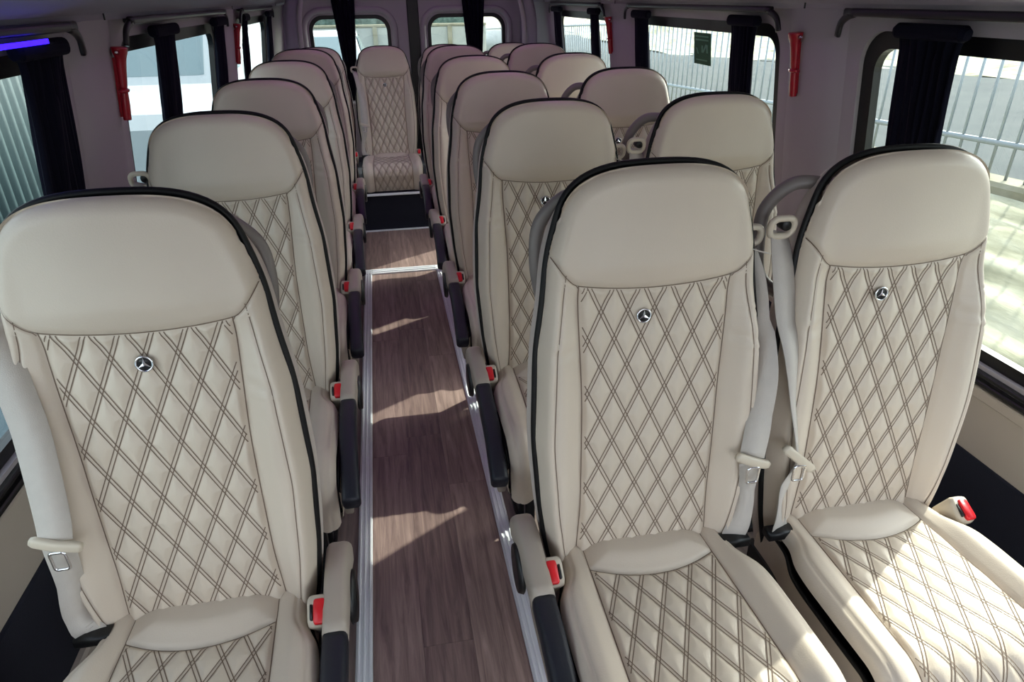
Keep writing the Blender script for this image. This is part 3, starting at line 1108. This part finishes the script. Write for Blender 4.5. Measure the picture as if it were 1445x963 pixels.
ordi = ('Foremost', 'Second', 'Third', 'Fourth', 'Fifth')
PITCHY = 0.735
for i in range(5):
    back = 'counted back towards the rear doors' if i else 'with its cushion fully in front'
    seat('L', (-0.386, 0.934 + PITCHY * i, 0.0), ordi[i] + ' single beige quilted seat across the aisle from the pairs', 0.0)
    seat('A', (0.425, 0.941 + PITCHY * i, 0.0), 'aisle seat of the ' + ordi[i].lower() + ' beige quilted pair, armrest on the aisle', -0.022)
    seat('W', (0.882, 0.941 + PITCHY * i, 0.0), 'window seat of the ' + ordi[i].lower() + ' beige quilted pair, beside the fence-side windows', -0.03)
RY, RZ = 5.06, -0.062
seat('C', (0.035, RY, RZ), 'rear-row quilted seat facing straight down the aisle above the navy plinth', 0.0)
seat('L', (-0.412, RY, RZ), 'rear-row quilted seat behind the last single seat', 0.0, arm=False)
seat('A', (0.478, RY, RZ), 'rear-row quilted seat behind the aisle seat of the last pair', 0.0, arm=False)
seat('W', (0.945, RY, RZ), 'rear-row quilted seat behind the window seat of the last pair', 0.0)

# ------------------------------------------------------------------ curtains, rails, hammers, stickers


def curtain(side, ya0, ya1, yb0, yb1, label, folds=6, z1=1.392, z0=0.69, off=0.032, waist=None):
    NU, NV = 61, 30
    P = np.zeros((NV, NU, 3))
    for i in range(NV):
        t = i / (NV - 1)
        z = z1 + (z0 - z1) * t
        a = ya0 + (yb0 - ya0) * min(1, t / 0.45)
        b = ya1 + (yb1 - ya1) * min(1, t / 0.45)
        if t < 0.06:
            a -= 0.012 * (1 - t / 0.06); b += 0.012 * (1 - t / 0.06)
        for j in range(NU):
            uu = j / (NU - 1)
            ph = folds * 2 * math.pi * uu
            am = 0.011 * (0.6 + 0.4 * math.sin(3 * t + uu * 5))
            P[i, j] = (xw(side, z, off + am * math.sin(ph) + 0.003 * math.sin(9 * t + 11 * uu)), a + (b - a) * uu + 0.003 * math.sin(2 * ph), z)
    o = link('curtain', grid_mesh('curtain', P), M['curtain'])
    so = o.modifiers.new('thick', 'SOLIDIFY')
    so.thickness = 0.0025
    tag(o, label, 'curtain', 'navy window curtains')
    hd = MB()
    x = xw(side, z1, off)
    hd.sweep([(x, ya0 - 0.012, z1 - 0.016), (x, ya0, z1 - 0.014), (x, ya1, z1 - 0.014), (x, ya1 + 0.012, z1 - 0.016)], [0.02, 0.03, 0.03, 0.02], [0.022, 0.034, 0.034, 0.022], (1, 0, 0), e=2.6)
    hd.build('heading_tape', M['curtain'], o)
    return o


LW, RW = 'beside the single seats', 'beside the paired seats'
curtain(-1, 1.46, 1.665, 1.475, 1.655, 'navy pleated curtain gathered at the front window ' + LW, 7)
curtain(-1, 2.33, 2.58, 2.36, 2.56, 'navy curtain gathered mid-pane next to green sticker, single-seat side', 6)
curtain(-1, 3.20, 3.42, 3.22, 3.40, 'navy curtain gathered at rear edge of middle window, single-seat side', 5)
curtain(-1, 3.90, 4.04, 3.91, 4.05, 'navy curtain at front edge of small rear window, single-seat side', 4)
curtain(-1, 4.80, 5.0, 4.82, 5.0, 'navy curtain at rear edge of small rear window, single-seat side', 4)
curtain(1, 1.34, 1.535, 1.36, 1.53, 'navy pleated curtain gathered at the front window ' + RW, 7)
curtain(1, 2.20, 2.38, 2.24, 2.39, 'navy curtain at front part of middle window, paired-seat side', 6)
curtain(1, 3.17, 3.36, 3.19, 3.36, 'navy curtain at rear edge of middle window, paired-seat side', 5)
curtain(1, 3.93, 4.10, 3.95, 4.11, 'navy curtain at front part of small rear window, paired-seat side', 4)
curtain(1, 4.76, 4.98, 4.80, 4.98, 'navy curtain at rear edge of small rear window, paired-seat side', 4)


def rear_curtain(xa0, xa1, xb0, xb1, label):
    NU, NV = 41, 26
    P = np.zeros((NV, NU, 3))
    for i in range(NV):
        t = i / (NV - 1)
        z = 1.47 + (0.72 - 1.47) * t
        k = min(1, t / 0.8)
        a, b = xa0 + (xb0 - xa0) * k, xa1 + (xb1 - xa1) * k
        for j in range(NU):
            uu = j / (NU - 1)
            P[i, j] = (a + (b - a) * uu, YR - 0.055 + 0.010 * math.sin(uu * 10 * math.pi) + 0.004 * math.sin(7 * t), z)
    o = link('curtain', grid_mesh('curtain', P), M['curtain'])
    so = o.modifiers.new('thick', 'SOLIDIFY')
    so.thickness = 0.0025
    tag(o, label, 'curtain', 'navy window curtains')
    MB().box(xa0 - 0.006, xa1 + 0.006, YR - 0.068, YR - 0.042, 1.45, 1.476, 0.004).build('heading_tape', M['curtain'], o)


rear_curtain(-0.31, -0.13, -0.255, -0.175, 'navy curtain tapering over the rear door window behind single seats')
rear_curtain(0.69, 0.872, 0.74, 0.835, 'navy curtain tapering over the rear door window behind paired seats')

for side, nm in ((-1, LW), (1, RW)):
    for k, (a, b) in enumerate(WINS):
        y0, y1 = a - 0.01, b + 0.02
        z = 1.410
        o_ = 0.036
        pts = []
        for y, zz_ in ((y0 - 0.035, z - 0.055), (y0 - 0.02, z - 0.02), (y0 + 0.03, z), (y0 + 0.12, z + 0.003), (y1 - 0.12, z + 0.003), (y1 - 0.03, z), (y1 + 0.02, z - 0.02), (y1 + 0.035, z - 0.055)):
            pts.append((xw(side, zz_, o_), y, zz_))
        P = spline(pts, 6)
        r = MB().sweep(P, [0.012] * len(P), [0.02] * len(P), (1, 0, 0), e=3, n=10).build('curtain_rail', M['rod'], smooth=True)
        tag(r, 'dark curved curtain rail over the ' + ordn[k] + ' window ' + nm, 'rail', 'curtain rails')
        for y in (y0 + 0.08, y1 - 0.08):
            MB().box(min(xw(side, z, 0), xw(side, z, 0.036)), max(xw(side, z, 0), xw(side, z, 0.036)), y, y + 0.02, z - 0.004, z + 0.008, 0.002).build('bracket', M['rod'], r)
r = MB().tube([(-0.58, YR - 0.055, 1.462), (1.15, YR - 0.055, 1.462)], 0.007, 8).build('curtain_rail', M['rod'], smooth=True)
tag(r, 'dark straight curtain rail across the rear doors', 'rail', 'curtain rails')
mb = MB().box(xw(-1, 1.398, 0.052), xw(-1, 1.398, 0.047) + 0.006, 0.3, 1.555, 1.388, 1.397, 0.002)
st = mb.build('light_strip', M['led'])
tag(st, 'glowing blue light strip under the curtain rail of the front window', 'light')


def hammer(side, y, label):
    r = empty('emergency_hammer', (xw(side, 1.27, 0.018), y, 1.27))
    tag(r, label, 'hammer', 'red emergency hammers')
    s = -side           # into the room
    lean = 0.12 * side
    f = lambda z, o, dy=0.0: (s * (o * 0.62 - 0.002) - lean * z, dy, z)
    P = spline([f(-0.094, 0.02), f(-0.088, 0.02), f(-0.05, 0.021), f(-0.012, 0.022)], 5)
    m = len(P)
    wd = np.interp(np.linspace(0, 1, m), [0, 0.12, 0.6, 1], [0.012, 0.022, 0.024, 0.02])
    MB().sweep(P, list(wd), list(wd * 0.85), (0, 1, 0), e=2.4).build('grip', M['hammer'], r, smooth=True)
    P = spline([f(-0.014, 0.022), f(0.0, 0.023), f(0.03, 0.024), f(0.058, 0.026), f(0.07, 0.026), f(0.082, 0.026), f(0.086, 0.026)], 5)
    m = len(P)
    wd = np.interp(np.linspace(0, 1, m), [0, 0.15, 0.45, 0.68, 0.85, 0.95, 1], [0.022, 0.024, 0.031, 0.044, 0.05, 0.046, 0.03])
    MB().sweep(P, list(wd), list(wd * 0.75), (0, 1, 0), e=2.4).build('head', M['hammer'], r, smooth=True)
    MB().lathe([(0, 0), (0.007, 0), (0.001, -0.013)], f(0.074, 0.026, -0.022), 'y', 12).build('tip', M['chrome'], r, smooth=True)
    MB().sweep([f(-0.085, 0.004), f(0.06, 0.004)], [0.012, 0.014], [0.022, 0.022], (0, 1, 0), e=5).build('bracket', M['hammer'], r)
    MB().tube([f(-0.02, 0.012, -0.017), f(-0.02, 0.03, -0.016), f(-0.02, 0.036, 0), f(-0.02, 0.03, 0.016), f(-0.02, 0.012, 0.017)], 0.005, 8).build('clip', M['hammer'], r, smooth=True)


hammer(-1, 2.02, 'red emergency hammer on pillar between front and middle windows, single-seat side')
hammer(1, 1.975, 'red emergency hammer on pillar between front and middle windows, paired-seat side')
hammer(-1, 3.74, 'red emergency hammer before the small rear window, single-seat side')
hammer(1, 3.765, 'red emergency hammer before the small rear window, paired-seat side')


def sticker(side, y0, y1, z0, z1, label):
    o = 0.001
    base = -0.020
    r = plate('window_sticker', [(y0, z0), (y1, z0), (y1, z1), (y0, z1)], [], 0.001, wallmap(side, base))
    st = link('window_sticker', r, M['green'])
    tag(st, label, 'sticker', 'green window stickers')
    w, h = y1 - y0, z1 - z0

    def mark(nm, pts):
        g = plate(nm, [(y0 + p * w, z0 + q * h) for p, q in pts], [], 0.0006, wallmap(side, base + 0.0009))
        link(nm, g, M['green_ink'], st)
    for q in (0.86, 0.75):
        mark('text_line', [(0.14, q), (0.9, q), (0.9, q + 0.045), (0.14, q + 0.045)])
    mark('pictogram_stroke', [(0.16, 0.38), (0.25, 0.38), (0.28, 0.64), (0.18, 0.64)])
    mark('pictogram_stroke', [(0.25, 0.60), (0.42, 0.38), (0.50, 0.38), (0.30, 0.66)])
    mark('pictogram_stroke', [(0.46, 0.38), (0.54, 0.38), (0.54, 0.60), (0.46, 0.60)])
    mark('pictogram_stroke', [(0.70, 0.33), (0.78, 0.33), (0.88, 0.52), (0.80, 0.52)])
    mark('text_line', [(0.2, 0.12), (0.86, 0.12), (0.86, 0.16), (0.2, 0.16)])


sticker(-1, 2.625, 2.745, 1.205, 1.322, 'small green sticker on the middle window, single-seat side')
sticker(1, 2.645, 2.80, 1.205, 1.322, 'small green sticker on the middle window, paired-seat side')

# ------------------------------------------------------------------ outside
GZ = -0.72


def foot(y):
    return 0.19 - 0.042 * (y - 4.2)


def gmat(name, a, b_, c_, scale, stretch):
    m = bpy.data.materials.new(name)
    m.use_nodes = True
    nt = m.node_tree
    bs = nt.nodes['Principled BSDF']
    tc = nt.nodes.new('ShaderNodeTexCoord')
    mp = nt.nodes.new('ShaderNodeMapping')
    mp.inputs['Scale'].default_value = stretch
    nz = nt.nodes.new('ShaderNodeTexNoise')
    nz.inputs['Scale'].default_value = scale
    nz.inputs['Detail'].default_value = 8
    nz.inputs['Roughness'].default_value = 0.62
    cr = nt.nodes.new('ShaderNodeValToRGB')
    cr.color_ramp.elements[0].position = 0.3
    cr.color_ramp.elements[0].color = lin(a)
    cr.color_ramp.elements[1].position = 0.7
    cr.color_ramp.elements[1].color = lin(c_)
    e = cr.color_ramp.elements.new(0.48)
    e.color = lin(b_)
    nt.links.new(tc.outputs['Object'], mp.inputs['Vector'])
    nt.links.new(mp.outputs['Vector'], nz.inputs['Vector'])
    nt.links.new(nz.outputs['Fac'], cr.inputs['Fac'])
    nt.links.new(cr.outputs['Color'], bs.inputs['Base Color'])
    bp = nt.nodes.new('ShaderNodeBump')
    bp.inputs['Strength'].default_value = 0.5
    bp.inputs['Distance'].default_value = 0.03
    nt.links.new(nz.outputs['Fac'], bp.inputs['Height'])
    nt.links.new(bp.outputs['Normal'], bs.inputs['Normal'])
    bs.inputs['Roughness'].default_value = 0.95
    bs.inputs['Specular IOR Level'].default_value = 0.1
    return m


M['sand'] = gmat('rutted_pale_ground', (112, 110, 90), (164, 162, 140), (198, 197, 178), 1.6, (3.2, 0.5, 1))
M['road'] = gmat('pale_road', (66, 71, 73), (73, 78, 79), (80, 84, 84), 1.2, (1, 1, 1))
M['asphalt'] = gmat('pale_asphalt', (96, 112, 122), (108, 124, 132), (118, 132, 138), 2.0, (1, 1, 1))
M['concrete'] = gmat('pale_concrete', (120, 116, 98), (136, 132, 114), (146, 143, 128), 3.0, (1, 1, 1))
M['hedge'] = gmat('dull_green_leaves', (62, 78, 70), (84, 102, 94), (110, 128, 120), 6.0, (1, 1, 1))
M['plaster'] = gmat('pale_plaster', (150, 154, 150), (160, 162, 156), (168, 170, 162), 1.0, (1, 1, 1))

rng = np.random.RandomState(3)
# rutted slope between the bus and the fence
NX, NY = 90, 160
gx = np.linspace(1.42, 4.62, NX)
gy = np.linspace(-3, 34, NY) ** 1
Xg, Yg = np.meshgrid(gx, gy)
t = np.clip((Xg - 1.5) / 2.9, 0, 1)
Zg = GZ * (1 - t) + (foot(Yg) - 0.06) * t
Zg = Zg + 0.030 * np.sin(Xg * 21 + 0.5 * np.sin(Yg * 0.7)) * np.sin(t * math.pi) + 0.014 * rng.randn(NY, NX) * 0.5
o = link('ground_slope', grid_mesh('ground_slope', np.stack([Xg, Yg, Zg], -1)), M['sand'])
tag(o, 'pale rutted bank of earth between the bus and the railing', 'ground', kind='structure')
o = MB().box(-40, 1.5, -8, 60, GZ - 0.2, GZ).build('ground', M['asphalt'])
tag(o, 'pale asphalt yard under and around the bus', 'ground', kind='structure')
V = [(4.75, -4, foot(-4) - 0.1), (15, -4, foot(-4) - 0.1), (15, 60, foot(60) - 0.1 + 0.9), (4.75, 34, foot(34) - 0.1)]
ys = np.linspace(-4, 60, 40)
P = np.array([[(x, y, max(foot(y), -1.0) - 0.08) for x in np.linspace(4.7, 15, 12)] for y in ys])
o = link('ground_road', grid_mesh('ground_road', P), M['road'])
tag(o, 'light grey road running behind the railing', 'road', kind='structure')
xs = np.linspace(13.5, 30, 30)
P = np.array([[(x, y, max(foot(y), -1.0) - 0.08 + 1.5 * float(sm(np.array((x - 13.6) / 9))) + 0.12 * rng.randn()) for x in xs] for y in ys])
o = link('ground_bank', grid_mesh('ground_bank', P), M['sand'])
tag(o, 'sandy verge rising on the far side of the road', 'ground', kind='structure')

# railing on its kerb
FX = 4.5
fr = empty('railing', (FX, 2.0, 0))
tag(fr, 'long galvanised railing of upright bars on a pale kerb', 'fence')
ys = np.linspace(0.5, 33, 60)
mb = MB()
for a, b in zip(ys[:-1], ys[1:]):
    za, zb = foot(a), foot(b)
    V = []
    for y, z in ((a, za), (b, zb)):
        V += [(-0.13, y - 2, z - 0.35), (-0.13, y - 2, z - 0.02), (-0.10, y - 2, z + 0.01), (0.12, y - 2, z + 0.01), (0.14, y - 2, z - 0.35)]
    mb.add(V, [(i, (i + 1) % 5, 5 + (i + 1) % 5, 5 + i) for i in range(5)])
mb.build('kerb', M['concrete'], fr)
sl = -0.042
for dz in (0.26, 1.16):
    MB().tube([(0, 0.6 - 2, foot(0.6) + dz), (0, 33 - 2, foot(33) + dz)], 0.022, 8).build('rail', M['steel'], fr, smooth=True)
bar = MB().tube([(0, 0, 0), (0, 0, 1.2)], 0.0115, 6).mesh('bar', True)
bar.materials.append(M['steel'])
y = 0.75
while y < 32.5:
    link('bar', bar, None, fr, (0, y - 2.0, foot(y)))
    y += 0.165

# parked vehicles
def van(loc, rz, label):
    r = empty('parked_van', loc, rz)
    tag(r, label, 'van')
    prof = [(0, 0.30), (0, 1.05), (0.12, 1.18), (0.85, 1.38), (1.5, 2.2), (1.75, 2.36), (4.95, 2.36), (5.05, 2.2), (5.1, 0.35), (5.0, 0.28)]
    prof = prof[::-1]
    def ex(nm, pts, w, m_, x0=0.0, e=0.05):
        V, F = [], []
        n_ = len(pts)
        cx = sum(p[0] for p in pts) / n_; cz = sum(p[1] for p in pts) / n_
        rows = ((-w, 1 - e), (-w + 0.05, 1), (w - 0.05, 1), (w, 1 - e))
        for xx_, k in rows:
            V += [(x0 + xx_, cx + (p[0] - cx) * (1 - (1 - k) * 0.3), cz + (p[1] - cz) * (1 - (1 - k) * 0.6)) for p in pts]
        for i in range(3):
            F += [(i * n_ + j, i * n_ + (j + 1) % n_, (i + 1) * n_ + (j + 1) % n_, (i + 1) * n_ + j) for j in range(n_)]
        F += [tuple(range(n_))[::-1], tuple(3 * n_ + j for j in range(n_))]
        return MB().add(V, F).build(nm, m_, r)
    ex('body', prof, 0.96, M['white'])
    ex('windscreen', [(0.95, 1.42), (1.48, 2.1), (1.44, 2.13), (0.91, 1.46)], 0.8, M['carglass'])
    for s in (-1, 1):
        MB().box(s * 0.95 - 0.02, s * 0.95 + 0.02, 1.42, 2.15, 1.42, 1.98, 0.02).build('side_window', M['carglass'], r)
        MB().box(s * 0.955 - 0.02, s * 0.955 + 0.02, 0.3, 4.9, 0.62, 0.74, 0.015).build('rub_strip', M['steel'], r)
        MB().box(s * 0.95 - 0.018, s * 0.95 + 0.018, 2.32, 2.40, 0.45, 2.15, 0.01).build('door_seam', M['steel'], r)
        for yy in (0.85, 4.1):
            w_ = MB().lathe([(0.2, -0.1), (0.33, -0.1), (0.35, -0.06), (0.35, 0.06), (0.33, 0.1), (0.2, 0.1)], (s * 0.86, yy, 0.35), 'x', 28).build('wheel', M['tyre'], r, smooth=True)
            mb_ = MB()
            for k in range(8):
                a = k * math.pi / 4
                c, sn = math.cos(a), math.sin(a)
                mb_.tube([(s * 0.965, yy + 0.03 * c, 0.35 + 0.03 * sn), (s * 0.965, yy + 0.2 * c, 0.35 + 0.2 * sn)], [0.02, 0.035], 6)
            mb_.lathe([(0.0, 0.085 * s), (0.06, 0.085 * s), (0.06, 0.11 * s), (0.0, 0.115 * s)], (s * 0.86, yy, 0.35), 'x', 16)
            mb_.build('rim', M['chrome'], w_)
        MB().box(s * 0.72 - 0.13, s * 0.72 + 0.13, -0.02, 0.06, 0.78, 0.95, 0.02).build('headlamp', M['chrome'], r)
    return r


def car(loc, rz, m_, label):
    r = empty('parked_car', loc, rz)
    tag(r, label, 'car')
    pr = [(0, 0.35), (0.0, 0.7), (0.15, 0.85), (1.1, 0.98), (1.75, 1.5), (2.1, 1.58), (3.3, 1.55), (3.9, 1.05), (4.3, 0.98), (4.35, 0.4), (4.2, 0.28), (0.15, 0.25)][::-1]
    n_ = len(pr)
    V, F = [], []
    for xx_, tap in ((-0.86, 1), (-0.82, 0), (0.82, 0), (0.86, 1)):
        for p in pr:
            k = max(0, p[1] - 0.95) * 0.28 * (1 if xx_ > 0 else -1)
            V.append((xx_ - k, p[0], p[1] - (0.02 if tap else 0)))
    for i in range(3):
        F += [(i * n_ + j, i * n_ + (j + 1) % n_, (i + 1) * n_ + (j + 1) % n_, (i + 1) * n_ + j) for j in range(n_)]
    F += [tuple(range(n_))[::-1], tuple(3 * n_ + j for j in range(n_))]
    MB().add(V, F).build('body', m_, r)
    V = [(-0.68, 1.16, 1.01), (0.68, 1.16, 1.01), (0.56, 1.72, 1.46), (-0.56, 1.72, 1.46)]
    V2 = [(p[0], p[1] - 0.02, p[2] + 0.025) for p in V]
    MB().add(V + V2, [(4, 5, 6, 7), (0, 3, 2, 1), (0, 1, 5, 4), (1, 2, 6, 5), (2, 3, 7, 6), (3, 0, 4, 7)]).build('windscreen', M['carglass'], r)
    for s in (-1, 1):
        V = [(s * 0.85, 1.35, 1.02), (s * 0.85, 3.6, 1.05), (s * 0.73, 3.2, 1.46), (s * 0.73, 1.9, 1.46)]
        V2 = [(p[0] + s * 0.014, p[1], p[2] + 0.004) for p in V]
        MB().add(V + V2, [(4, 5, 6, 7), (0, 3, 2, 1), (0, 1, 5, 4), (1, 2, 6, 5), (2, 3, 7, 6), (3, 0, 4, 7)]).build('side_window', M['carglass'], r)
        for yy in (0.85, 3.5):
            w_ = MB().lathe([(0.2, -0.09), (0.29, -0.09), (0.31, -0.05), (0.31, 0.05), (0.29, 0.09), (0.2, 0.09)], (s * 0.79, yy, 0.31), 'x', 28).build('wheel', M['tyre'], r, smooth=True)
            mb_ = MB()
            for k in range(8):
                a = k * math.pi / 4
                c, sn = math.cos(a), math.sin(a)
                mb_.tube([(s * 0.885, yy + 0.03 * c, 0.31 + 0.03 * sn), (s * 0.885, yy + 0.2 * c, 0.31 + 0.2 * sn)], [0.018, 0.03], 6)
            mb_.lathe([(0.0, 0.08 * s), (0.05, 0.08 * s), (0.05, 0.1 * s), (0.0, 0.105 * s)], (s * 0.79, yy, 0.31), 'x', 16)
            mb_.build('rim', M['white'], w_)
        MB().box(s * 0.62 - 0.15, s * 0.62 + 0.15, -0.015, 0.08, 0.66, 0.78, 0.02).build('headlamp', M['chrome'], r)
    return r


van((-2.65, 7.3, GZ), 0.0, 'white panel van parked alongside the single-seat windows')
car((-4.9, 17.5, GZ), 0.0, M['grey_car'], 'grey green car with pale spoked wheels parked beyond the van')
car((-1.1, 13.5, GZ), 0.0, M['white'], 'white car parked behind the bus, seen through a rear door')

sp = empty('sheet_fence', (-2.75, 0.6, GZ))
tag(sp, 'grey green corrugated sheet fence beside the front window', 'fence')
pan = np.zeros((2, 49, 3))
for j in range(49):
    pan[:, j] = [(0.025 * math.cos(j * math.pi / 3), j * 1.0 / 48, z) for z in (0.08, 2.5)]
pm = grid_mesh('sheet', pan)
pm.materials.append(M['sheet'])
for k in range(6):
    q_ = link('sheet', pm, None, sp, (0, k * 1.0, 0))
    q_.modifiers.new('thick', 'SOLIDIFY').thickness = 0.003
for z in (0.5, 2.0):
    MB().box(-0.08, -0.03, 0, 6.0, z, z + 0.06, 0.004).build('rail', M['steel'], sp)
for k in range(4):
    MB().box(-0.14, -0.08, k * 2.0 - 0.03, k * 2.0 + 0.03, 0, 2.4, 0.004).build('post', M['steel'], sp)

# yard wall behind, hedge and posts
yw = 24.0
o = MB().box(-14, 3.6, yw, yw + 0.25, GZ, 0.62, 0.02).build('yard_wall', M['plaster'])
tag(o, 'long pale plastered yard wall behind the bus', 'wall')
MB().box(-14, 3.6, yw - 0.05, yw + 0.3, 0.62, 0.69, 0.01).build('coping', M['concrete'], o)
for i, x in enumerate(np.arange(-12, 3.5, 2.4)):
    MB().box(x - 0.07, x + 0.07, yw - 0.09, yw, GZ, 0.62, 0.01).build('pier', M['concrete'], o)


def hedge(name, x0, x1, y0, z0, z1, label, ax='x'):
    N1, N2 = 120, 26
    P = np.zeros((N2, N1, 3))
    th = np.linspace(0, math.pi, N2)
    for i in range(N2):
        for j in range(N1):
            c = x0 + (x1 - x0) * j / (N1 - 1)
            rr_ = 1.0 + 0.16 * rng.randn() * 0.6
            hgt = (z1 - z0) * (0.82 + 0.18 * math.sin(c * 1.3) * math.sin(c * 0.45 + 1))
            dy = 0.9 * math.cos(th[i]) * rr_
            zc = z0 + hgt * math.sin(th[i]) ** 0.6 * (0.9 + 0.1 * rr_)
            P[i, j] = (c, y0 - dy, zc) if ax == 'x' else (y0 - dy, c, zc)
    o = link(name, grid_mesh(name, P), M['hedge'])
    tag(o, label, 'hedge', kind='stuff')


hedge('hedge', -14, 3.4, 27.0, GZ, 3.4, 'tall dull green hedge behind the pale yard wall')
hedge('hedge', -2, 21.5, -9.0, GZ, 1.9, 'dull green hedge along the yard on the single-seat side', 'y')
